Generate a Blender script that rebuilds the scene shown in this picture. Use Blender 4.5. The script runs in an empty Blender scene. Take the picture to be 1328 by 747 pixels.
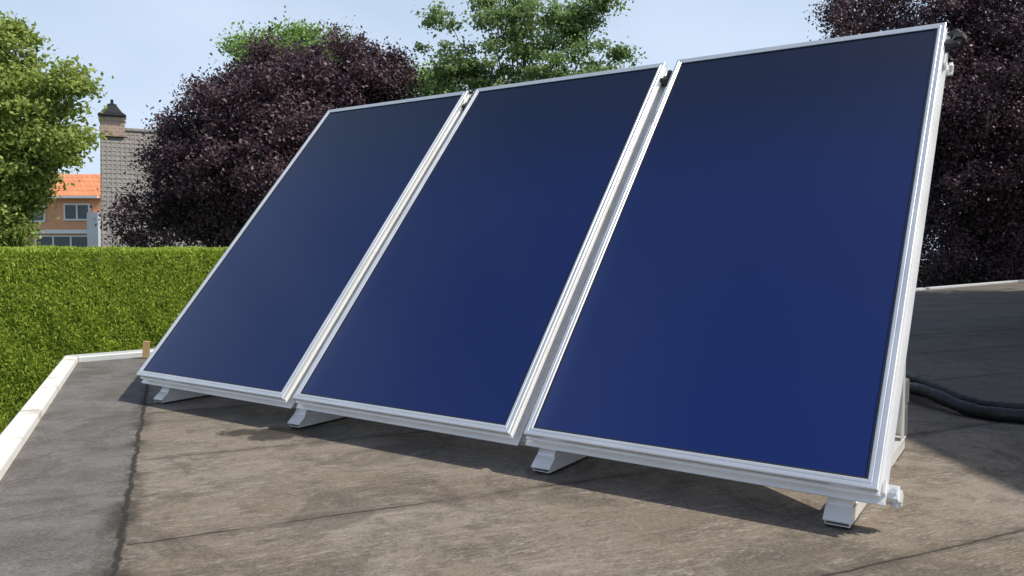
import bpy, math, random
import numpy as np
from mathutils import Vector, Matrix
random.seed(4); rng=np.random.default_rng(7)
C=bpy.context.scene.collection
R=math.radians
F=1019.5; H=0.78; U=(0.9989,0.0455)
THETA=R(49.28); ROTZ=R(-33.8)
BL=Vector((-1.970,4.091,0)); ZB=0.141
W=1.15; GAP=0.0585; L=2.077
AX=Vector((0.8309,-0.5564,0)); BX=Vector((0.5564,0.8309,0))

def at(px,py,Y):
    x=(px-664)/F; y=(373.5-py)/F
    yf=U[1]*y+U[0]; z=U[0]*y-U[1]
    return Vector((x*Y/yf, Y, H+z*Y/yf))
def ground(px,py,z0=0.0):
    x=(px-664)/F; y=(373.5-py)/F
    yf=U[1]*y+U[0]; z=U[0]*y-U[1]
    k=(z0-H)/z
    return Vector((x*k, yf*k, z0))
def loc2w(lx,ly,z=0): 
    v=BL+AX*lx+BX*ly; return Vector((v.x,v.y,z))

# ---------------------------------------------------------------- materials
class NT:
    def __init__(s,name):
        s.m=bpy.data.materials.new(name); s.m.use_nodes=True
        s.t=s.m.node_tree; s.t.nodes.clear()
        s.out=s.n('ShaderNodeOutputMaterial'); s.b=s.n('ShaderNodeBsdfPrincipled')
        s.l(s.b.outputs[0],s.out.inputs[0])
    def n(s,k,**kw):
        x=s.t.nodes.new(k)
        for a,b in kw.items(): setattr(x,a,b)
        return x
    def l(s,a,b): s.t.links.new(a,b)
    def set(s,sock,v):
        if isinstance(v,(int,float)): sock.default_value=v
        elif isinstance(v,(tuple,list)):
            sock.default_value=tuple(v)+((1,) if len(v)==3 and len(sock.default_value)==4 else ())
        else: s.l(v,sock)
    def pos(s): return s.n('ShaderNodeNewGeometry').outputs['Position']
    def obj(s): return s.n('ShaderNodeTexCoord').outputs['Object']
    def noise(s,vec,scale,detail=4,rough=.55,dist=0):
        x=s.n('ShaderNodeTexNoise'); s.l(vec,x.inputs['Vector'])
        x.inputs['Scale'].default_value=scale; x.inputs['Detail'].default_value=detail
        x.inputs['Roughness'].default_value=rough; x.inputs['Distortion'].default_value=dist
        return x.outputs['Fac']
    def math(s,op,a,b=0,c=0,clamp=False):
        x=s.n('ShaderNodeMath',operation=op,use_clamp=clamp)
        for i,v in enumerate((a,b,c)): s.set(x.inputs[i],v)
        return x.outputs[0]
    def dot(s,v,k):
        x=s.n('ShaderNodeVectorMath',operation='DOT_PRODUCT'); s.l(v,x.inputs[0])
        if isinstance(k,tuple): x.inputs[1].default_value=k
        else: s.l(k,x.inputs[1])
        return x.outputs['Value']
    def ramp(s,f,a,b):
        x=s.n('ShaderNodeMapRange',interpolation_type='SMOOTHSTEP'); s.set(x.inputs[0],f)
        x.inputs[1].default_value=a; x.inputs[2].default_value=b; return x.outputs[0]
    def mix(s,f,a,b,mode='MIX'):
        x=s.n('ShaderNodeMix',data_type='RGBA',blend_type=mode)
        s.set(x.inputs[0],f); s.set(x.inputs[6],a); s.set(x.inputs[7],b); return x.outputs[2]
    def comb(s,x,y,z):
        c=s.n('ShaderNodeCombineXYZ'); s.set(c.inputs[0],x); s.set(c.inputs[1],y); s.set(c.inputs[2],z); return c.outputs[0]
    def bump(s,h,strength=.3,dist=.01):
        x=s.n('ShaderNodeBump'); x.inputs['Strength'].default_value=strength; x.inputs['Distance'].default_value=dist
        s.l(h,x.inputs['Height']); s.l(x.outputs[0],s.b.inputs['Normal'])
    def P(s,**kw):
        for k,v in kw.items(): s.set(s.b.inputs[k.replace('_',' ')],v)
        return s.m

def simple(name,col,rough=.6,metal=0,var=.25,scale=8,bump=0,dist=.003):
    m=NT(name); p=m.obj(); f=m.noise(p,scale,6)
    dark=tuple(c*(1-var) for c in col); lite=tuple(min(1,c*(1+var)) for c in col)
    m.P(Base_Color=m.mix(f,dark,lite),Roughness=rough,Metallic=metal)
    if bump: m.bump(m.noise(p,scale*6,4),bump,dist)
    return m.m

M={}
def build_mats():
    m=NT('aluminium'); p=m.obj(); f=m.noise(p,5,5); g=m.noise(p,60,4)
    col=m.mix(f,(.64,.66,.69),(.84,.85,.86))
    col=m.mix(m.math('MULTIPLY',m.ramp(g,.58,.75),.3),col,(.50,.50,.49))
    m.P(Base_Color=col,Metallic=.55,Roughness=m.math('ADD',.24,m.math('MULTIPLY',f,.22)))
    m.bump(g,.08,.002); M['alu']=m.m
    m=NT('mill_aluminium'); p=m.obj(); f=m.noise(p,9,5); g=m.noise(p,3,4)
    col=m.mix(f,(.76,.76,.75),(.92,.91,.89)); col=m.mix(m.math('MULTIPLY',m.ramp(g,.5,.7),.30),col,(.72,.66,.58))
    m.P(Base_Color=col,Metallic=.35,Roughness=.28); M['alu2']=m.m
    # glass over a selective absorber: its colour shifts with the angle it is seen at
    m=NT('collector_glass'); p=m.obj()
    ge=m.n('ShaderNodeNewGeometry'); cosv=m.dot(ge.outputs['Normal'],ge.outputs['Incoming'])
    f=m.noise(p,1.1,3); sp=m.noise(p,140,2); k=m.ramp(cosv,.36,1.0)
    col=m.mix(k,(.0060,.0150,.072),(.0060,.0215,.125))
    col=m.mix(m.math('MULTIPLY',f,.2),col,(.006,.016,.075))
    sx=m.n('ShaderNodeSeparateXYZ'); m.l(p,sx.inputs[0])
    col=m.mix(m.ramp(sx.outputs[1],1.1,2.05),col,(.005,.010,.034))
    # pale haze of light painted into the glass colour, strongest at lower left
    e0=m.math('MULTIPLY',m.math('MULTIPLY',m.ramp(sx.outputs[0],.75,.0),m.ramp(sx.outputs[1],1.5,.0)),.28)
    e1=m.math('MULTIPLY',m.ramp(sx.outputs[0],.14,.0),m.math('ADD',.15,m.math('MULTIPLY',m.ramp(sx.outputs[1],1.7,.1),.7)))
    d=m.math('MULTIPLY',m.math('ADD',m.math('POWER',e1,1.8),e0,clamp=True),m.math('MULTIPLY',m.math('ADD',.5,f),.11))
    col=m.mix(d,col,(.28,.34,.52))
    col=m.mix(m.math('MULTIPLY',m.ramp(sp,.775,.80),.22),col,(.38,.40,.42))
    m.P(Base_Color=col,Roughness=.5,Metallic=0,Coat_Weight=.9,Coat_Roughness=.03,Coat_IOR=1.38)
    m.b.inputs['Specular IOR Level'].default_value=.15
    M['glass']=m.m
    M['rubber']=simple('black_rubber',(.018,.018,.018),.55,0,.3,20,.2)
    M['hose']=simple('black_insulation',(.011,.011,.013),.5,0,.3,12,.5,.004)
    # roofing felt
    m=NT('bitumen_felt'); P=m.pos()
    pp=m.dot(P,(.909,.418,0)); qq=m.dot(P,(-.418,.909,0))
    wob=m.math('MULTIPLY',m.math('SUBTRACT',m.noise(P,1.1,3),.5),.10)
    wob2=m.math('MULTIPLY',m.math('SUBTRACT',m.noise(P,11,4,.65),.5),.045)
    big=m.noise(P,.9,6,.65,.4); mid=m.noise(P,4.6,8,.75,.3); mid2=m.noise(P,15,8,.8,.6); fine=m.noise(P,95,6,.8); grain=m.noise(P,380,2)
    sv=m.comb(m.math('MULTIPLY',pp,2.6),m.math('MULTIPLY',qq,22),0); streak=m.noise(sv,1.8,9,.8,.7)
    sv2=m.comb(m.math('MULTIPLY',pp,14),m.math('MULTIPLY',qq,85),0); streak2=m.noise(sv2,1.5,6,.8,.4)
    col=m.mix(m.ramp(big,.38,.62),(.160,.120,.086),(.240,.200,.162))
    col=m.mix(m.math('MULTIPLY',m.ramp(mid,.46,.60),.68),col,(.100,.074,.053))
    col=m.mix(m.math('MULTIPLY',m.ramp(mid2,.50,.64),.55),col,(.072,.056,.043))
    col=m.mix(m.math('MULTIPLY',m.ramp(streak,.50,.64),.58),col,(.33,.29,.245))
    col=m.mix(m.math('MULTIPLY',m.math('MULTIPLY',m.ramp(streak2,.54,.63),.7),m.ramp(mid,.3,.6)),col,(.50,.47,.43))
    line=m.math('SUBTRACT',m.math('ADD',pp,.088),m.math('MULTIPLY',m.math('SUBTRACT',qq,2.27),.022))
    leftm=m.ramp(m.math('ADD',line,wob2),.01,-.015)
    lcol=m.mix(m.ramp(mid,.35,.65),(.165,.157,.152),(.092,.087,.084))
    lcol=m.mix(m.math('MULTIPLY',m.ramp(mid2,.48,.70),.5),lcol,(.060,.056,.053))
    lcol=m.mix(m.math('MULTIPLY',m.ramp(streak2,.55,.65),.5),lcol,(.30,.29,.28))
    col=m.mix(leftm,col,lcol)
    alg_shade=m.noise(P,1.7,9,.78,1.1)
    col=m.mix(m.math('MULTIPLY',m.ramp(alg_shade,.50,.57),.52),col,(.060,.046,.035))
    # shade over the far part of the roof, painted in as darker colour
    col=m.mix(m.math('MULTIPLY',m.ramp(m.math('ADD',pp,m.math('MULTIPLY',alg_shade,1.2)),2.9,4.6),.55),col,(.055,.050,.046))
    gr=m.ramp(fine,.38,.64)
    col=m.mix(.20,col,m.mix(gr,(.022,.019,.015),(.34,.31,.27)))
    dA=m.math('ABSOLUTE',m.math('ADD',line,m.math('ADD',m.math('MULTIPLY',wob,.35),wob2)))
    sA=m.math('MULTIPLY',m.ramp(dA,.016,.004),m.ramp(mid2,.25,.42))
    sA2=m.math('MULTIPLY',m.ramp(dA,.07,.0),m.math('MULTIPLY',m.ramp(mid,.38,.62),.8))
    q2=m.math('ADD',m.math('DIVIDE',m.math('SUBTRACT',m.math('ADD',qq,m.math('MULTIPLY',wob,.5)),2.31),.93),m.math('MULTIPLY',wob2,.4))
    fr=m.math('ABSOLUTE',m.math('SUBTRACT',m.math('FRACT',m.math('ADD',q2,.5)),.5))
    sB=m.math('MULTIPLY',m.ramp(fr,.010,.001),m.ramp(m.noise(P,2.3,4),.30,.52))
    rgt=m.ramp(line,.0,.02)
    sB=m.math('MULTIPLY',sB,rgt)
    sB2=m.math('MULTIPLY',m.math('MULTIPLY',m.ramp(fr,.06,.0),m.math('MULTIPLY',mid2,.7)),rgt)
    seam=m.math('MAXIMUM',m.math('MAXIMUM',sA,sA2),m.math('MAXIMUM',sB,sB2))
    col=m.mix(m.math('MULTIPLY',seam,.9),col,(.020,.017,.014))
    st=None
    for (x,y,r1) in ((355,562,.15),(410,560,.14),(312,562,.09)):
        g=ground(x,y); v=m.n('ShaderNodeVectorMath',operation='DISTANCE'); m.l(P,v.inputs[0]); v.inputs[1].default_value=g
        w=m.math('ADD',v.outputs['Value'],m.math('MULTIPLY',m.math('SUBTRACT',m.math('ADD',m.math('MULTIPLY',mid,.5),m.math('MULTIPLY',mid2,.5)),.5),.55))
        k=m.ramp(w,r1,r1-.04); st=k if st is None else m.math('MAXIMUM',st,k)
    col=m.mix(m.math('MULTIPLY',st,.8),col,(.022,.018,.015))
    m.P(Base_Color=col,Roughness=m.mix(st,(.85,)*3,(.35,)*3))
    m.b.inputs['Specular IOR Level'].default_value=.3
    hgt=m.math('ADD',m.math('MULTIPLY',grain,.2),m.math('ADD',m.math('MULTIPLY',fine,.6),m.math('ADD',m.math('MULTIPLY',mid,2.0),m.math('MULTIPLY',seam,-1.5))))
    m.bump(hgt,.5,.008); M['roof']=m.m
    m=NT('weathered_white_trim'); P=m.pos(); a=m.noise(P,4,6,.7,.5); b=m.noise(P,40,5,.7)
    col=m.mix(m.ramp(b,.35,.8),(.74,.73,.70),(.60,.59,.56))
    col=m.mix(m.math('MULTIPLY',m.ramp(a,.53,.64),.6),col,(.32,.26,.19))
    m.P(Base_Color=col,Roughness=.55); m.bump(b,.15,.003); M['trim']=m.m
    M['trimgrey']=simple('grey_trim',(.55,.57,.58),.5,.2,.2,5)
    M['wood']=simple('tan_wood',(.36,.25,.11),.75,0,.3,12,.3)
    M['concrete']=simple('concrete',(.10,.097,.09),.9,0,.3,14,.5,.004)
    M['bark']=simple('bark',(.10,.08,.065),.9,0,.4,10,.6,.02)
    M['core']=simple('hedge_inside',(.065,.10,.020),1,0,.5,20,.8,.05)
    M['grass']=simple('grass',(.05,.085,.022),.95,0,.4,3,.5,.05)
    M['black']=simple('black_metal',(.02,.02,.022),.45,.2,.2,10)
    M['white']=simple('white_paint',(.74,.75,.76),.5,0,.08,4)
    M['pane']=simple('window_pane',(.05,.06,.07),.12,0,.2,2)
    M['greywall']=simple('grey_render',(.42,.46,.50),.8,0,.12,3)
    M['darkwall']=simple('building_wall',(.24,.17,.13),.9,0,.2,6)
    def brick(name,c1,c2,mort,scale,rw=.5,rh=.25,ms=.02):
        m=NT(name); p=m.obj()
        sx=m.n('ShaderNodeSeparateXYZ'); m.l(p,sx.inputs[0])
        v=m.comb(m.math('ADD',sx.outputs[0],sx.outputs[1]),sx.outputs[2],0)
        b=m.n('ShaderNodeTexBrick'); m.l(v,b.inputs['Vector']); b.inputs['Scale'].default_value=scale
        b.inputs['Color1'].default_value=c1+(1,); b.inputs['Color2'].default_value=c2+(1,); b.inputs['Mortar'].default_value=mort+(1,)
        b.inputs['Brick Width'].default_value=rw; b.inputs['Row Height'].default_value=rh; b.inputs['Mortar Size'].default_value=ms
        n=m.noise(p,1.2,5); col=m.mix(m.math('MULTIPLY',n,.3),b.outputs['Color'],(.18,.14,.11))
        m.P(Base_Color=col,Roughness=.85); m.bump(b.outputs['Fac'],-.5,.02); return m.m
    M['orange']=brick('orange_brick',(.88,.40,.20),(.80,.34,.16),(.66,.44,.30),4)
    M['orangetiles']=brick('orange_roof_tiles',(.85,.30,.13),(.75,.25,.10),(.35,.13,.07),3,.9,.95,.05)
    M['chbrick']=brick('chimney_brick',(.46,.30,.22),(.31,.20,.15),(.50,.45,.40),1.5,.5,.25,.025)
    M['unseen_wing_brick']=brick('unseen_wing_brown_brick',(.30,.17,.11),(.23,.13,.09),(.35,.32,.28),4)
    M['tiles']=brick('grey_roof_tiles',(.24,.225,.21),(.205,.195,.185),(.13,.12,.11),3,.9,.95,.05)
    def leaf(name,cols,trans,rough=.55):
        m=NT(name); a=m.n('ShaderNodeAttribute',attribute_name='tone')
        r=m.n('ShaderNodeValToRGB'); m.l(a.outputs['Fac'],r.inputs[0]); e=r.color_ramp.elements
        e[0].color=cols[0]+(1,); e[1].color=cols[-1]+(1,)
        for i,c in enumerate(cols[1:-1]): x=e.new((i+1)/(len(cols)-1)); x.color=c+(1,)
        m.P(Base_Color=r.outputs[0],Roughness=rough)
        m.b.inputs['Specular IOR Level'].default_value=.35
        t=m.n('ShaderNodeBsdfTranslucent'); m.l(r.outputs[0],t.inputs[0])
        mx=m.n('ShaderNodeMixShader'); mx.inputs[0].default_value=trans
        m.l(m.b.outputs[0],mx.inputs[1]); m.l(t.outputs[0],mx.inputs[2]); m.l(mx.outputs[0],m.out.inputs[0]); return m.m
    M['leaf_left']=leaf('yellow_green_leaves',[(.20,.26,.060),(.35,.43,.105),(.52,.58,.19)],.45,.65)
    M['leaf_mid']=leaf('green_leaves',[(.13,.20,.075),(.24,.34,.125),(.36,.46,.19)],.40,.65)
    M['leaf_lime']=leaf('bright_green_leaves',[(.17,.29,.075),(.28,.42,.12),(.38,.52,.18)],.38,.65)
    M['leaf_beech']=leaf('copper_leaves',[(.052,.032,.040),(.112,.068,.082),(.205,.135,.155)],.25,.5)
    M['leaf_thuja']=leaf('conifer_sprays',[(.17,.235,.034),(.34,.45,.055),(.46,.56,.090)],.35,.65)
build_mats()

# ---------------------------------------------------------------- mesh helpers
class MB:
    def __init__(s): s.v=[]; s.f=[]
    def add(s,vs,fs):
        o=len(s.v); s.v+=[tuple(x) for x in vs]; s.f+=[tuple(i+o for i in f) for f in fs]; return s
    def box(s,x0,x1,y0,y1,z0,z1,T=None,bev=0):
        if bev:
            b=bev; vs=[];
            loops=[(x0+b,x1-b,y0+b,y1-b,z0),(x0,x1,y0,y1,z0+b),(x0,x1,y0,y1,z1-b),(x0+b,x1-b,y0+b,y1-b,z1)]
            for (a,c,d,e,z) in loops: vs+=[(a,d,z),(c,d,z),(c,e,z),(a,e,z)]
            fs=[(3,2,1,0),(12,13,14,15)]
            for k in range(3):
                for i in range(4): fs.append((4*k+i,4*k+(i+1)%4,4*k+4+(i+1)%4,4*k+4+i))
        else:
            vs=[(x0,y0,z0),(x1,y0,z0),(x1,y1,z0),(x0,y1,z0),(x0,y0,z1),(x1,y0,z1),(x1,y1,z1),(x0,y1,z1)]
            fs=[(3,2,1,0),(4,5,6,7),(0,1,5,4),(1,2,6,5),(2,3,7,6),(3,0,4,7)]
        if T is not None: vs=[T@Vector(v) for v in vs]
        return s.add(vs,fs)
    def ring(s,x0,x1,y0,y1,prof,close=True):
        vs=[]
        for (ins,z) in prof: vs+=[(x0+ins,y0+ins,z),(x1-ins,y0+ins,z),(x1-ins,y1-ins,z),(x0+ins,y1-ins,z)]
        n=len(prof); fs=[]
        for k in range(n if close else n-1):
            k2=(k+1)%n
            for i in range(4): fs.append((4*k+i,4*k+(i+1)%4,4*k2+(i+1)%4,4*k2+i))
        return s.add(vs,fs)
    def prism(s,poly,x0,x1):
        n=len(poly); vs=[(x0,a,b) for a,b in poly]+[(x1,a,b) for a,b in poly]
        fs=[tuple(range(n))[::-1],tuple(range(n,2*n))]+[(i,(i+1)%n,n+(i+1)%n,n+i) for i in range(n)]
        return s.add(vs,fs)
    def slab(s,poly,z0,z1):
        n=len(poly); vs=[(a,b,z0) for a,b in poly]+[(a,b,z1) for a,b in poly]
        fs=[tuple(range(n))[::-1],tuple(range(n,2*n))]+[(i,(i+1)%n,n+(i+1)%n,n+i) for i in range(n)]
        return s.add(vs,fs)
    def tube(s,pts,rad,seg=12,caps=True):
        pts=[Vector(p) for p in pts]; n=len(pts)
        if not isinstance(rad,(list,tuple)): rad=[rad]*n
        vs=[]; up=Vector((0,0,1))
        d0=(pts[1]-pts[0]).normalized()
        if abs(d0.dot(up))>.95: up=Vector((1,0,0))
        nrm=d0.cross(up).normalized()
        for i,p in enumerate(pts):
            d=(pts[min(i+1,n-1)]-pts[max(i-1,0)]).normalized()
            nrm=(nrm-d*nrm.dot(d)).normalized(); b=d.cross(nrm)
            for k in range(seg):
                a=2*math.pi*k/seg; vs.append(p+(nrm*math.cos(a)+b*math.sin(a))*rad[i])
        fs=[]
        for i in range(n-1):
            for k in range(seg):
                k2=(k+1)%seg; fs.append((i*seg+k,i*seg+k2,(i+1)*seg+k2,(i+1)*seg+k))
        if caps: fs+=[tuple(range(seg))[::-1],tuple(range((n-1)*seg,n*seg))]
        return s.add(vs,fs)
    def build(s,name,m,parent=None,smooth=False):
        me=bpy.data.meshes.new(name); me.from_pydata(s.v,[],s.f); me.update()
        import bmesh
        bm=bmesh.new(); bm.from_mesh(me); bmesh.ops.recalc_face_normals(bm,faces=bm.faces); bm.to_mesh(me); bm.free()
        me.materials.append(m)
        if smooth:
            me.polygons.foreach_set('use_smooth',[True]*len(me.polygons))
        o=bpy.data.objects.new(name,me); C.objects.link(o)
        if parent is not None: o.parent=parent
        return o
def tag(o,label,cat,group=None):
    o['label']=label; o['category']=cat
    if group: o['group']=group
    return o
def thing(name,label,cat,loc=(0,0,0),rot=(0,0,0),group=None):
    o=bpy.data.objects.new(name,None); C.objects.link(o); o.location=loc; o.rotation_euler=rot; o.empty_display_size=.1
    return tag(o,label,cat,group)
def struct(o): o['kind']='structure'; return o

def leaves(name,cen,size,aspect,m,parent,tone,axis=None,axw=0.0,nrm=None,nw=0.0):
    n=len(cen)
    d=rng.normal(size=(n,3)); 
    if axis is not None: d=d/np.linalg.norm(d,axis=1,keepdims=True)+axis*axw
    d/=np.linalg.norm(d,axis=1,keepdims=True)
    q=rng.normal(size=(n,3))
    if nrm is not None: q=q/np.linalg.norm(q,axis=1,keepdims=True)+nrm*nw
    w=np.cross(d,q); w/=np.linalg.norm(w,axis=1,keepdims=True)+1e-9
    sz=size*(.65+.7*rng.random((n,1)))
    a=cen-d*sz*.5; b=cen+d*sz*.5; mid=cen+d*sz*.02
    l=mid+w*sz*aspect*.5; r=mid-w*sz*aspect*.5
    V=np.stack([a,r,b,l],1).reshape(-1,3).astype(np.float32)
    me=bpy.data.meshes.new(name); me.vertices.add(4*n); me.vertices.foreach_set('co',V.ravel())
    me.loops.add(4*n); me.loops.foreach_set('vertex_index',np.arange(4*n,dtype=np.int32))
    me.polygons.add(n); me.polygons.foreach_set('loop_start',np.arange(0,4*n,4,dtype=np.int32))
    me.update(calc_edges=True)
    at_=me.attributes.new('tone','FLOAT','FACE'); at_.data.foreach_set('value',np.clip(tone,0,1).astype(np.float32))
    me.materials.append(m)
    o=bpy.data.objects.new(name,me); C.objects.link(o); o.parent=parent
    return o

def tree(name,label,cat,base,lobes,nleaf,size,mkey,clumps,sig,group=None,shell=(.45,1.08),trunk_r=.18,aspect=.6,flat=.62):
    t=thing(name,label,cat,base,group=group)
    base=Vector(base)
    vol=np.array([l[1][0]*l[1][1]*l[1][2] for l in lobes])**(2/3); pr=vol/vol.sum()
    idx=rng.choice(len(lobes),clumps,p=pr)
    cc=np.zeros((clumps,3)); out=np.zeros((clumps,3))
    for i,k in enumerate(idx):
        d=rng.normal(size=3); d/=np.linalg.norm(d); r=shell[0]+(shell[1]-shell[0])*rng.random()**.6
        c,rr=lobes[k]; cc[i]=np.array(c)+d*np.array(rr)*r; out[i]=d
    ctone=rng.random(clumps); csz=.5+1.0*rng.random(clumps)
    li=rng.choice(clumps,nleaf,p=csz/csz.sum())
    off=rng.normal(size=(nleaf,3))*sig*csz[li][:,None]; off[:,2]*=flat
    cen=cc[li]+off
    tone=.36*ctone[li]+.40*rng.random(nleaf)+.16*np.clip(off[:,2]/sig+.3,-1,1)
    n=np.array([0,0,1.0])[None,:]+out[li]*.5
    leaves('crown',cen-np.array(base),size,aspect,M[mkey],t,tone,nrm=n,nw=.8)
    tb=MB(); top=Vector(lobes[0][0]); 
    h=top-base
    pts=[Vector((0,0,0)),h*.25+Vector((.05,.03,0)),h*.5+Vector((-.04,.05,0)),h*.8,h*1.15]
    tb.tube(pts,[trunk_r*1.25,trunk_r,trunk_r*.85,trunk_r*.6,trunk_r*.3],10)
    for i in range(0,clumps,max(1,clumps//70)):
        e=Vector(cc[i])-base; k=.35+.5*random.random(); s=h*k
        if s.z>e.z: s=h*max(.2,(e.z/h.z)*.8)
        m1=s.lerp(e,.5)+Vector((random.uniform(-.1,.1),random.uniform(-.1,.1),random.uniform(-.05,.2)))
        tb.tube([s,m1,e],[trunk_r*.32,trunk_r*.2,trunk_r*.05],6)
    tb.build('trunk',M['bark'],t,True)
    return t

# ---------------------------------------------------------------- setting
GZ=-2.6
g=MB(); g.add([(-150,-60,GZ),(150,-60,GZ),(150,260,GZ),(-150,260,GZ)],[(0,1,2,3)])
struct(g.build('ground',M['grass']))
ld=Vector((-.418,.909)); pd=Vector((.909,.418)); fd=Vector((.736,.677)); fn=Vector((-.677,.736))
def isect(p0,d0,p1,d1):
    det=d0.x*(-d1.y)+d1.x*d0.y; r=p1-p0
    t=(r.x*(-d1.y)+d1.x*r.y)/det; return p0+d0*t
def cornerpt(p,off):
    A=pd*p; B=Vector((-2.80,5.84))+fn*off
    return isect(A,ld,B,fd)
Cin=cornerpt(-.480,-.03); Cout=cornerpt(-.555,.06)
Rpoly=[Cout,cornerpt(-.555,.06)+fd*26,Vector((7.2,-.5)),Vector((5,-6)),Cout-ld*11]
r=MB(); r.add([(p.x,p.y,0) for p in Rpoly],[tuple(range(len(Rpoly)))]); struct(r.build('roof_surface',M['roof']))
bd=thing('flat_roofed_building','low building under the flat felt roof that carries the collectors','building',(0,0,GZ))
w_=MB(); w_.slab([(p.x,p.y) for p in Rpoly],0,-GZ-.01); w_.build('wall',M['darkwall'],bd)
def trim(name,A0,B0,B1,A1,label,m):
    o=MB(); zt=.045
    vs=[(A0.x,A0.y,zt),(B0.x,B0.y,zt),(B1.x,B1.y,zt-.006),(A1.x,A1.y,zt-.006),
        (A0.x,A0.y,-.12),(B0.x,B0.y,-.12),(B1.x,B1.y,-.02),(A1.x,A1.y,-.02)]
    o.add(vs,[(0,1,2,3),(7,6,5,4),(0,4,5,1),(1,5,6,2),(2,6,7,3),(3,7,4,0)])
    ob=o.build(name,m); tag(ob,label,'roof trim')
    b=ob.modifiers.new('b','BEVEL'); b.width=.006; b.segments=2
    return ob
CoutT=cornerpt(-.566,.072)
trim('roof_edge_trim',CoutT,CoutT-ld*5.2,Cin-ld*5.2,Cin,'weathered white edge trim running along the left side of the roof',M['trim'])
trim('roof_edge_trim',CoutT+fd*.004,CoutT+fd*25,Cin+fd*25,Cin+fd*.004,'thin pale edge trim along the far side of the roof, by the hedge',M['trimgrey'])

# the taller brick wing beside the flat roof (out of view to the right, it shades the roof)
bw=thing('unseen_brick_building','unseen taller brown brick wing, out of view to the right, shading the flat roof','building',(9.2,5.7,GZ))
m_=MB(); m_.box(-2.8,2.8,-3.8,3.8,0,6-GZ); m_.build('wall',M['unseen_wing_brick'],bw)
m_=MB(); m_.box(-2.86,2.86,-3.86,3.86,6-GZ+.003,6.10-GZ); m_.build('roof',M['white'],bw)
for yy in (-2.0,1.2):
    f=MB(); z0=3.6; z1=4.9
    f.box(-2.86,-2.804,yy,yy+1.3,z0,z0+.07); f.box(-2.86,-2.804,yy,yy+1.3,z1-.07,z1)
    for k in range(3): f.box(-2.855,-2.804,yy+k*.615,yy+k*.615+.07,z0+.071,z1-.071)
    fo=f.build('window',M['white'],bw); p=MB(); p.box(-2.83,-2.806,yy+.01,yy+1.29,z0+.02,z1-.02); p.build('pane',M['pane'],fo)

# ---------------------------------------------------------------- hedge
hs=Vector((-3.62,6.16)); 
he=thing('hedge','tall clipped bright green conifer hedge beyond the left corner of the roof','hedge',(hs.x,hs.y,GZ),(0,0,math.atan2(fd.y,fd.x)))
HT=.79-GZ; t0,t1=-3.2,6.5
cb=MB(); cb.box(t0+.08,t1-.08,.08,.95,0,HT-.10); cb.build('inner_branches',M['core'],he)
def lump(t,z): return .010*np.sin(t*3.1+1.3*np.sin(z*2.7))+.007*np.sin(z*4.3+t*1.7)+.008*np.sin(t*9+z*4+2*np.sin(z*5))+.007*np.sin(t*27+2*np.sin(z*9))
n=340000; t=rng.uniform(t0,t1,n); k=int(n*.90)
t[:k]=rng.uniform(-1.6,2.6,k); z=HT-rng.random(n)**.95*2.2
dep=-lump(t,z)+rng.exponential(.017,n)-.01
cf=np.stack([t,dep,z],1); n2=60000; tt=rng.uniform(t0,t1,n2); tt[:46000]=rng.uniform(-1.6,2.6,46000); yy=rng.uniform(0,1,n2)
ct=np.stack([tt,yy,HT+.010*np.sin(tt*5+yy*3)+.007*np.sin(tt*17)+.006*np.sin(tt*41)-rng.exponential(.016,n2)+.015],1)
n3=9000; ce=np.stack([t0+rng.exponential(.03,n3),rng.uniform(0,1,n3),HT-rng.random(n3)*2.2],1)
n4=14000; cbk=np.stack([rng.uniform(t0,t1,n4),1-rng.exponential(.03,n4),HT-rng.random(n4)*2.2],1)
cen=np.concatenate([cf,ct,ce,cbk]); 
ax=np.concatenate([np.tile([0,-.50,.95],(n,1)),np.tile([0,-.1,1],(n2,1)),np.tile([-.7,0,.6],(n3,1)),np.tile([0,.7,.6],(n4,1))])
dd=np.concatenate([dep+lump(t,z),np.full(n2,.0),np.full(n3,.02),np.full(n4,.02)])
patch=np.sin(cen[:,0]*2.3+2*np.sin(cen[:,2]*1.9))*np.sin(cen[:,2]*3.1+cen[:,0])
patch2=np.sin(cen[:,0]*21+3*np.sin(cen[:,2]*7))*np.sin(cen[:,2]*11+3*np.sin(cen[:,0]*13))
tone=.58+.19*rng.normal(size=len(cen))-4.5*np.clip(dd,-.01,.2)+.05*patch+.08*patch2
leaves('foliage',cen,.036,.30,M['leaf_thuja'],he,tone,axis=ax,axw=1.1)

# ---------------------------------------------------------------- trees
def lobe(px,py,Y,rp,sx=1,sy=1,sz=1,dy=0):
    c=at(px,py,Y+dy); r=rp/F*Y; return (c,(r*sx,r*sy,r*sz))
def gb(px,Y): c=at(px,300,Y); return (c.x,c.y,GZ)
tree('leafy_tree','light green leafy tree at the far left, rising above the hedge','tree',gb(-60,12.5),
  [lobe(-60,190,12.5,110,1,1,1.1),lobe(35,150,12.5,60,1.1,1,1),lobe(5,60,12.5,42,1,1,.8),lobe(88,108,12.3,26,1.2,1,.5),lobe(78,188,12.4,40,1.1,1,.6),lobe(35,210,12.3,36,1,1,.8),lobe(-15,280,12.3,48),lobe(75,95,12.4,20),lobe(120,208,12.4,16,1.2,1,.5),lobe(12,300,12.2,26,1.2,1,.8),lobe(25,250,12.3,20,1.2,1,.9)],
  56000,.078,'leaf_left',330,.125,shell=(.3,1.05),trunk_r=.11)
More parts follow.
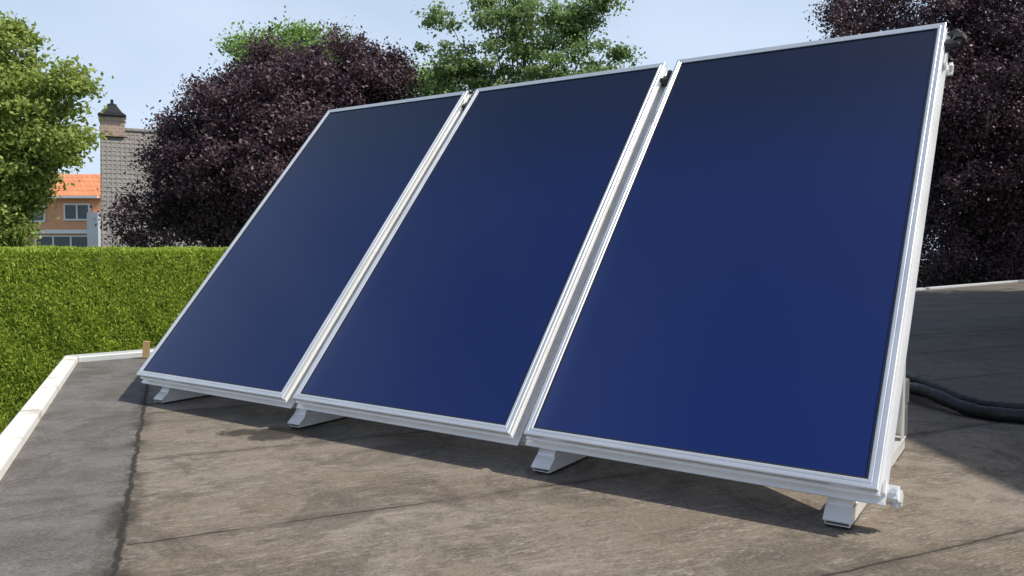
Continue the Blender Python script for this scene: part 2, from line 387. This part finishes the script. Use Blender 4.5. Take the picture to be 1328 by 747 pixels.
tree('copper_beech','wide dark purple leaved beech standing behind the left collector and hedge','tree',gb(335,16.5),
  [lobe(350,225,16.5,130,1,.9,1),lobe(262,225,16.2,62,1,.9,1.1),lobe(300,150,16.3,58,1,1,.85),lobe(440,125,16.6,66,1,1,.95),lobe(210,290,16,52,1,1,.75),lobe(480,160,17,75),lobe(245,175,16.2,32,1,1,1),lobe(330,95,16.6,28,1,1,1),lobe(452,62,16.6,20,1,1,1.2),lobe(500,92,16.7,30,1,1,1),lobe(222,212,16.2,26),lobe(390,250,16,110),lobe(436,48,16.6,11,.8,.8,1.8),lobe(395,92,16.5,24),lobe(485,62,16.6,12,.8,.8,1.3),lobe(350,72,16.6,12,1,1,1.3),lobe(278,108,16.4,14,1,1,1)],
  210000,.070,'leaf_beech',820,.15,shell=(.45,1.06),trunk_r=.28,flat=.85)
tree('leafy_tree','bright green crown showing over the top of the left purple beech','tree',gb(380,23),
  [lobe(355,95,23,58,1.1,1,.95),lobe(325,72,23,24),lobe(385,58,23,24),lobe(545,112,23,36,1.4,1,.8),lobe(350,62,23,22),lobe(410,80,23,40)],26000,.11,'leaf_lime',170,.22,shell=(.2,1.05),trunk_r=.2)
tree('leafy_tree','green broadleaf tree rising behind the middle collector','tree',gb(680,17),
  [lobe(680,120,17,75,1.1,1,.9),lobe(600,82,17,34,1,1,.8),lobe(690,38,17,48,1.1,1,.6),lobe(755,78,17,38,1,1,.8),lobe(572,25,17,17,1,1,.8),lobe(785,2,17,16),lobe(630,28,17,26),lobe(555,66,17,12,1.2,1,.6),lobe(735,160,17,90),lobe(600,150,17,60),lobe(802,68,17,11),lobe(745,28,17,26),lobe(660,5,17,24)],
  50000,.088,'leaf_mid',350,.135,shell=(.3,1.12),trunk_r=.12)
tree('copper_beech','large dark purple leaved beech behind the right collector and far roof edge','tree',gb(1290,24),
  [lobe(1300,190,24,190,1,.8,1.1),lobe(1130,55,24,58,1,1,.75),lobe(1200,25,24,75),lobe(1290,30,24,85),lobe(1330,60,24,100),lobe(1215,320,23.5,85,1,1,.9),lobe(1300,345,23.5,80,1,1,.8),lobe(1380,330,23.5,110,1,1,.8),lobe(1080,22,24,26),lobe(1180,150,24,100),lobe(1420,150,24,160),lobe(1220,370,23.3,55,1,.7,.7),lobe(1235,180,22.5,100,1,.7,1),lobe(1110,10,24,35),lobe(1240,260,22.5,70,1,.7,1),lobe(1310,230,22.3,80,1,.7,1),lobe(1310,120,22.3,80,1,.7,1)],
  300000,.100,'leaf_beech',1500,.21,shell=(.3,1.04),trunk_r=.35,flat=.95)
tree('copper_beech','purple beech right of the view, beside the far part of the roof','tree',(15.6,8.6,GZ),
  [(Vector((15.6,8.6,7.5)),(5.0,6.0,3.0))],70000,.30,'leaf_beech',360,.5,shell=(.0,1),trunk_r=.3)

# ---------------------------------------------------------------- houses
Yh=40.0
def hp(px,py,Y=Yh): return at(px,py,Y)
o0=hp(133,300); h1=thing('tiled_house','house with a steep grey tiled roof behind the left purple beech','house',(o0.x,o0.y,GZ),(0,0,R(26)))
xl,xr=0,8.5
zr=hp(0,168).z-GZ; ze=hp(0,318,Yh-3.2).z-GZ
mb=MB(); mb.box(xl+.25,xr-.25,-3,3,0,ze+.02); mb.build('wall',M['greywall'],h1)
for xx in (xl+.25,xr-.25):
    gb_=MB(); gb_.add([(xx,-3,ze),(xx,3,ze),(xx,0,zr-.15)],[(0,1,2)]); gb_.build('gable',M['greywall'],h1)
rf=MB(); rf.prism([(-3.4,ze-.2),(0,zr),(3.4,ze-.2),(3.4,ze-.38),(0,zr-.2),(-3.4,ze-.38)],xl,xr)
nc=26
for i in range(nc):
    a=i/nc; b=(i+1)/nc
    y0=-3.4+3.4*a; z0=ze-.2+(zr-ze+.2)*a; y1=-3.4+3.4*b; z1=ze-.2+(zr-ze+.2)*b
    rf.prism([(y0-.03,z0+.04),(y1,z1+.012),(y1,z1-.01),(y0-.02,z0-.01)],xl+.02,xr-.02)
nv=40
for i in range(nv):
    x=xl+.1+(xr-xl-.2)*i/(nv-1)
    rf.prism([(-3.42,ze-.13),(-.02,zr+.05),(-.02,zr),(-3.4,ze-.2)],x-.035,x+.035)
rfo=rf.build('roof',M['tiles'],h1)
rg=MB(); rg.tube([(xl-.03,0,zr+.03),(xr+.03,0,zr+.03)],.14,8); rg.build('ridge_tiles',M['tiles'],rfo)
cx0,cx1=0.0,1.12; ct_=hp(0,152).z-GZ
ch=MB(); ch.box(cx0,cx1,-.45,.45,zr-.35,ct_); ch.box(cx0-.05,cx1+.05,-.5,.5,ct_-.18,ct_-.02); cho=ch.build('chimney',M['chbrick'],rfo)
cm=(cx0+cx1)/2; hw=(cx1-cx0)/2+.08; ctp=hp(0,128).z-GZ
cp=MB()
prof=[(hw,ct_+.03),(hw,ct_+.10),(hw*.72,ct_+.24),(hw*.42,ct_+.52),(hw*.34,ct_+.60),(hw*.34,ct_+.66),(hw*.12,ct_+.72),(hw*.10,ctp)]
vs=[];fs=[]
for (rr,zz) in prof: vs+=[(cm-rr,-rr,zz),(cm+rr,-rr,zz),(cm+rr,rr,zz),(cm-rr,rr,zz)]
for kx in range(len(prof)-1):
    for i in range(4): fs.append((4*kx+i,4*kx+(i+1)%4,4*kx+4+(i+1)%4,4*kx+4+i))
fs+=[(3,2,1,0),tuple(range(4*len(prof)-4,4*len(prof)))]
cp.add(vs,fs); cp.build('chimney_cap',M['black'],h1)

Y2=46.0
o1=hp(75,300,Y2); h2=thing('brick_house','orange brick house with an orange tiled roof, left of the grey roof','house',(o1.x,o1.y,GZ))
def X2(px): return hp(px,300,Y2).x-o1.x
def Z2(py): return hp(75,py,Y2).z-GZ
wb=MB(); wb.box(X2(-30),X2(131),0,7,0,Z2(256)); wb.build('wall',M['orange'],h2)
ro=MB(); za,zb=Z2(256)+.003,Z2(221); ro.prism([(-.45,za-.06),(-.45,za+.06),(2.2,zb),(4.8,zb),(7.45,za+.06),(7.45,za-.06)],X2(-34),X2(134)); roo=ro.build('roof',M['orangetiles'],h2)
gt=MB(); gt.box(X2(-34),X2(134),-.58,-.455,za-.08,za+.05); gt.build('gutter',M['white'],roo)
sd=MB(); sd.box(X2(119),X2(133),-.5,-.003,0,Z2(276)); sd.build('porch_wall',M['greywall'],h2)
def window(x0,x1,y0,y1,nm):
    a,b,c,d=X2(x0),X2(x1),Z2(y1),Z2(y0); f=MB(); tk=.09
    f.box(a,b,-.08,-.004,d-tk,d); f.box(a,b,-.12,-.004,c,c+tk)
    for i in range(nm+1):
        x=a+(b-a-tk)*i/nm; f.box(x,x+tk,-.075,-.004,c+tk+.001,d-tk-.001)
    fo=f.build('window',M['white'],h2); p=MB(); p.box(a+.01,b-.01,-.03,-.006,c+.02,d-.02); p.build('pane',M['pane'],fo)
window(84,118,264,286,2); window(46,116,305,325,3); window(10,60,264,288,3); window(-20,36,305,325,3)
bl=MB(); bl.box(X2(20),X2(118),-.30,-.13,Z2(303),Z2(298)); bl.build('sill',M['white'],h2)

# ---------------------------------------------------------------- collectors
FW=.029
def ring_prof_frame(): return [(0,-.014),(0,-.003),(.003,0),(.014,0),(.0155,-.0015),(.017,-.0015),(.0185,0),(FW-.003,0),(FW,-.0025),(FW,-.014)]
labels=['left solar collector of the row, its far end nearest the hedge','middle solar collector, between the two others of the row','right solar collector, largest in view, black pipe fitting at its top corner']
for i in range(3):
    lx=i*(W+GAP); base=loc2w(lx,0,ZB)
    al=-.006
    t=thing('solar_collector',labels[i],'solar collector',base,(0,0,0),'flat solar collectors in a tilted row on the roof')
    t.rotation_euler=(Matrix.Rotation(ROTZ,3,'Z')@Matrix.Rotation(THETA,3,'X')@Matrix.Rotation(al,3,'Z')).to_euler()
    c=MB(); D=.085
    c.ring(0,W,0,L,[(.006,-.0145),(.006,-.030),(-.002,-.032),(-.002,-.036),(.006,-.038),(.006,-.058),(-.014,-.060),(-.014,-.064),(.006,-.066),(.004,-D)],False)
    c.add([(.004,.004,-D),(W-.004,.004,-D),(W-.004,L-.004,-D),(.004,L-.004,-D)],[(3,2,1,0)])
    c.build('casing',M['alu2'],t)
    f=MB(); f.ring(0,W,0,L,ring_prof_frame()); f.build('frame',M['alu'],t)
    sl=MB(); sl.ring(0,W,0,L,[(FW+.0005,-.010),(FW+.0005,-.0035),(FW+.0055,-.0035),(FW+.0055,-.010)]); sl.build('seal',M['rubber'],t)
    g0=FW+.0058
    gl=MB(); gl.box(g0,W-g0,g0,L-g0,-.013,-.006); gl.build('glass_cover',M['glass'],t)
    x0=W; pc=MB(); y0=L-.10
    if i<2:
        pc.tube([(x0-.005,y0,-.040),(x0+.052,y0,-.040)],.019,14)
        pc.tube([(x0+.012,y0,-.040),(x0+.045,y0,-.040)],.026,6)
        pc.tube([(x0+.028,y0-.01,-.036),(x0+.028,y0+.055,-.030)],.014,10)
    else:
        pc.tube([(x0-.005,y0,-.045),(x0+.02,y0,-.045),(x0+.04,y0+.006,-.045),(x0+.048,y0+.025,-.045),(x0+.048,y0+.06,-.045),(x0+.036,y0+.085,-.05),(x0+.01,y0+.10,-.07),(x0-.02,y0+.10,-.11)],.017,12)
        pc.tube([(x0+.048,y0+.022,-.045),(x0+.048,y0+.048,-.045)],.027,6)
        pc.tube([(x0+.002,y0,-.045),(x0+.022,y0,-.045)],.027,6)
    pc.build('pipe_connector',M['rubber'],t,False)
    if i==2:
        cl=MB(); cl.box(W+.001,W+.035,L-.225,L-.165,-.095,-.088); cl.box(W+.006,W+.014,L-.225,L-.165,-.088,-.03); cl.box(W+.020,W+.034,L-.205,L-.185,-.088,-.06,bev=.003)
        cl.build('side_clamp',M['alu2'],t)

ct,snt=math.cos(THETA),math.sin(THETA)
TOT=3*W+2*GAP
def rail(label,s0,s1,x0,x1,clamp):
    t=thing('mounting_rail',label,'rail',loc2w(0,0,ZB),(0,0,0),'aluminium rails under the collectors')
    t.rotation_euler=(Matrix.Rotation(ROTZ,3,'Z')@Matrix.Rotation(THETA,3,'X')).to_euler()
    m=MB(); n0,n1=-.118,-.0865
    prof=[(s0,n0),(s1,n0),(s1,n1),(s0,n1),(s0,n1-.010),(s0+.008,n1-.010),(s0+.008,n0+.010),(s0,n0+.010)]
    m.prism(prof,x0,x1); m.build('channel',M['alu2'],t)
    if clamp:
        k=MB(); k.box(TOT+.004,TOT+.042,s0-.002,s1+.004,n1+.001,n1+.016,bev=.002); k.box(TOT+.004,TOT+.012,s0-.002,s1+.004,n1+.016,n1+.045,bev=.001)
        ko=k.build('end_clamp',M['alu2'],t)
        b=MB(); b.tube([(TOT+.028,(s0+s1)/2,n1+.014),(TOT+.028,(s0+s1)/2,n1+.026)],.010,6); b.build('bolt',M['alu'],ko)
        b=MB(); b.tube([(TOT+.030,s0-.012,n1-.016),(TOT+.030,s0+.004,n1-.016)],.009,6); b.build('bolt',M['alu'],ko)
rail('lower aluminium rail under the bottom edge of the collectors, with end clamp',.008,.045,.02,TOT+.048,True)
rail('upper aluminium rail behind the top part of the collectors',L-.32,L-.28,.02,TOT+.005,False)

bl_=['leftmost mounting bracket foot, under the left collector','mounting bracket foot under the gap between left and middle collectors, on damp felt','mounting bracket foot under the gap between middle and right collectors','rightmost mounting bracket foot, under the lower right corner of the row']
for lab,lx in zip(bl_,(.17,1.20,2.48,3.46)):
    t=thing('mounting_bracket',lab,'bracket',loc2w(lx,0,0),(0,0,ROTZ),'triangular aluminium mounting brackets')
    for (ya,yb) in ((.03,.19),(.92,1.09)):
        pad=MB(); pad.box(-.034,.034,ya,yb,.003,.009,bev=.001); pad.build('rubber_pad',M['rubber'],t)
    b=MB()
    for sx in (-.034,.0315): b.prism([(.020,.010),(1.10,.010),(1.10,.0545),(.058,.0545),(.020,.022)],sx,sx+.0025)
    b.prism([(.020,.010),(1.10,.010),(1.10,.0125),(.020,.0125)],-.031,.031)
    b.prism([(.014,.0215),(.054,.0553),(1.10,.0553),(1.10,.0580),(.053,.0580),(.013,.0245)],-.038,.038)
    b.build('base_rail',M['alu2'],t)
    def sp(s,n): return (s*ct-n*snt, ZB+s*snt+n*ct)
    u=MB()
    for sx in (-.030,.027): u.prism([sp(.022,-.119),sp(L-.2,-.119),sp(L-.2,-.155),sp(.06,-.155)],sx,sx+.003)
    u.prism([sp(.022,-.1185),sp(L-.2,-.1185),sp(L-.2,-.1215),sp(.022,-.1215)],-.0268,.0268)
    u.build('inclined_rail',M['alu2'],t)
    ly=1.03; s_=(ly+(-.155)*snt)/ct; zt=ZB+s_*snt-.155*ct
    v=MB(); v.box(-.036,-.031,ly-.03,ly+.03,.0595,zt); v.box(.031,.036,ly-.03,ly+.03,.0595,zt); v.box(-.0305,.0305,ly+.026,ly+.03,.065,zt); v.build('rear_leg',M['alu2'],t)
    fr=MB(); fr.prism([(.050,.0587),(.14,.0587),(.115,.118),(.066,.082)],-.034,-.031); fr.prism([(.050,.0587),(.14,.0587),(.115,.118),(.066,.082)],.031,.034); fr.prism([(.0505,.0589),(.0535,.0589),(.069,.0815),(.066,.0815)],-.0308,.0308); fr.build('front_gusset',M['alu2'],t)

t=thing('ballast_block','small dark concrete ballast block behind the lower part of the right collector','concrete block',loc2w(3.38,1.12,0),(0,0,ROTZ))
k=MB(); k.box(-.10,.095,.02,.20,.003,.15,bev=.008); k.build('lower_block',M['concrete'],t)
k=MB(); k.box(-.09,.10,.025,.19,.152,.26,bev=.008); k.build('upper_block',M['concrete'],t)

def smooth_path(pts,n=10):
    P=[Vector(p) for p in pts]; P=[P[0]*2-P[1]]+P+[P[-1]*2-P[-2]]; o=[]
    for i in range(1,len(P)-2):
        for k in range(n):
            u=k/n; a,b,c,d=P[i-1],P[i],P[i+1],P[i+2]
            o.append(.5*((2*b)+(c-a)*u+(2*a-5*b+4*c-d)*u*u+(3*b-a-3*c+d)*u**3))
    o.append(P[-2]); return o
def hose(label,pts,rad):
    pp=smooth_path(pts,16); rr=[rad*(1+.06*math.sin(i*2.1)+.05*math.sin(i*.7)) for i in range(len(pp))]
    h=MB().tube(pp,rr,14).build('insulated_hose',M['hose'],None,True); tag(h,label,'hose','black insulated hoses on the roof')
g1=[ground(1090,498),ground(1150,505),ground(1200,524),ground(1260,541),ground(1330,550),ground(1460,560)]
hose('black insulated hose lying nearest the camera, running out from behind the right collector',[(p.x,p.y,.034+.03*(i==2)) for i,p in enumerate(g1)],.032)
g2=[ground(1090,486),ground(1150,492),ground(1195,514),ground(1260,532),ground(1330,541),ground(1460,548)]
hose('thinner black hose lying on the far side of the other hose',[(p.x,p.y,.040+.04*(i==2)+.03*(i==1)) for i,p in enumerate(g2)],.026)

ws=at(189,462,5.75); s_=MB(); s_.box(-.024,.024,-.018,.018,0,.125,bev=.004); so=s_.build('wooden_stake',M['wood']); so.location=(ws.x,ws.y,0.003); so.rotation_euler=(0,R(4),R(25))
tag(so,'short tan wooden stake at the roof edge beside the left collector','stake')

# ---------------------------------------------------------------- light, world, camera
sv=(AX*.70+BX*.34+Vector((0,0,1))).normalized()
sl=bpy.data.lights.new('sun','SUN'); sl.energy=5.0; sl.angle=R(.5); sl.color=(1,.94,.83)
so=bpy.data.objects.new('sun',sl); C.objects.link(so); so.rotation_euler=sv.to_track_quat('Z','Y').to_euler()
w=bpy.data.worlds.new('World'); bpy.context.scene.world=w; w.use_nodes=True; nt=w.node_tree; nt.nodes.clear()
sk=nt.nodes.new('ShaderNodeTexSky'); sk.sky_type='NISHITA'; sk.sun_disc=False; sk.sun_elevation=math.asin(sv.z); sk.sun_rotation=math.atan2(sv.x,sv.y)
sk.air_density=1.0; sk.dust_density=1.5; sk.ozone_density=2.0
bg=nt.nodes.new('ShaderNodeBackground'); bg.inputs[1].default_value=.135; out=nt.nodes.new('ShaderNodeOutputWorld')
tc=nt.nodes.new('ShaderNodeTexCoord'); mp=nt.nodes.new('ShaderNodeMapping'); mp.inputs['Scale'].default_value=(1,1,3); mp.inputs['Rotation'].default_value=(0,.25,0)
nz=nt.nodes.new('ShaderNodeTexNoise'); nz.inputs['Scale'].default_value=1.6; nz.inputs['Detail'].default_value=6; nz.inputs['Distortion'].default_value=.5
sx=nt.nodes.new('ShaderNodeSeparateXYZ'); hz=nt.nodes.new('ShaderNodeMapRange')
hz.inputs[1].default_value=0.12; hz.inputs[2].default_value=.78; hz.inputs[3].default_value=.92; hz.inputs[4].default_value=.0
mr=nt.nodes.new('ShaderNodeMapRange'); mr.inputs[1].default_value=.45; mr.inputs[2].default_value=.8; mr.inputs[3].default_value=0; mr.inputs[4].default_value=.3
ad=nt.nodes.new('ShaderNodeMath'); ad.operation='ADD'; ad.use_clamp=True
mx=nt.nodes.new('ShaderNodeMix'); mx.data_type='RGBA'; mx.inputs[7].default_value=(5.0,6.0,7.4,1)
nt.links.new(tc.outputs['Generated'],mp.inputs[0]); nt.links.new(mp.outputs[0],nz.inputs['Vector']); nt.links.new(nz.outputs['Fac'],mr.inputs[0])
nt.links.new(tc.outputs['Generated'],sx.inputs[0]); nt.links.new(sx.outputs[2],hz.inputs[0])
nt.links.new(hz.outputs[0],ad.inputs[0]); nt.links.new(mr.outputs[0],ad.inputs[1])
nt.links.new(ad.outputs[0],mx.inputs[0]); nt.links.new(sk.outputs[0],mx.inputs[6]); nt.links.new(mx.outputs[2],bg.inputs[0]); nt.links.new(bg.outputs[0],out.inputs[0])
cd=bpy.data.cameras.new('camera'); cam=bpy.data.objects.new('camera',cd); C.objects.link(cam); bpy.context.scene.camera=cam
cd.sensor_width=36; cd.lens=36*F/1328; cd.clip_end=1000; cd.clip_start=.02
cam.location=(0,0,H); cam.rotation_euler=(R(90)-math.asin(U[1]),0,0)
vs_=bpy.context.scene.view_settings; vs_.view_transform='Standard'; vs_.look='None'; vs_.exposure=0
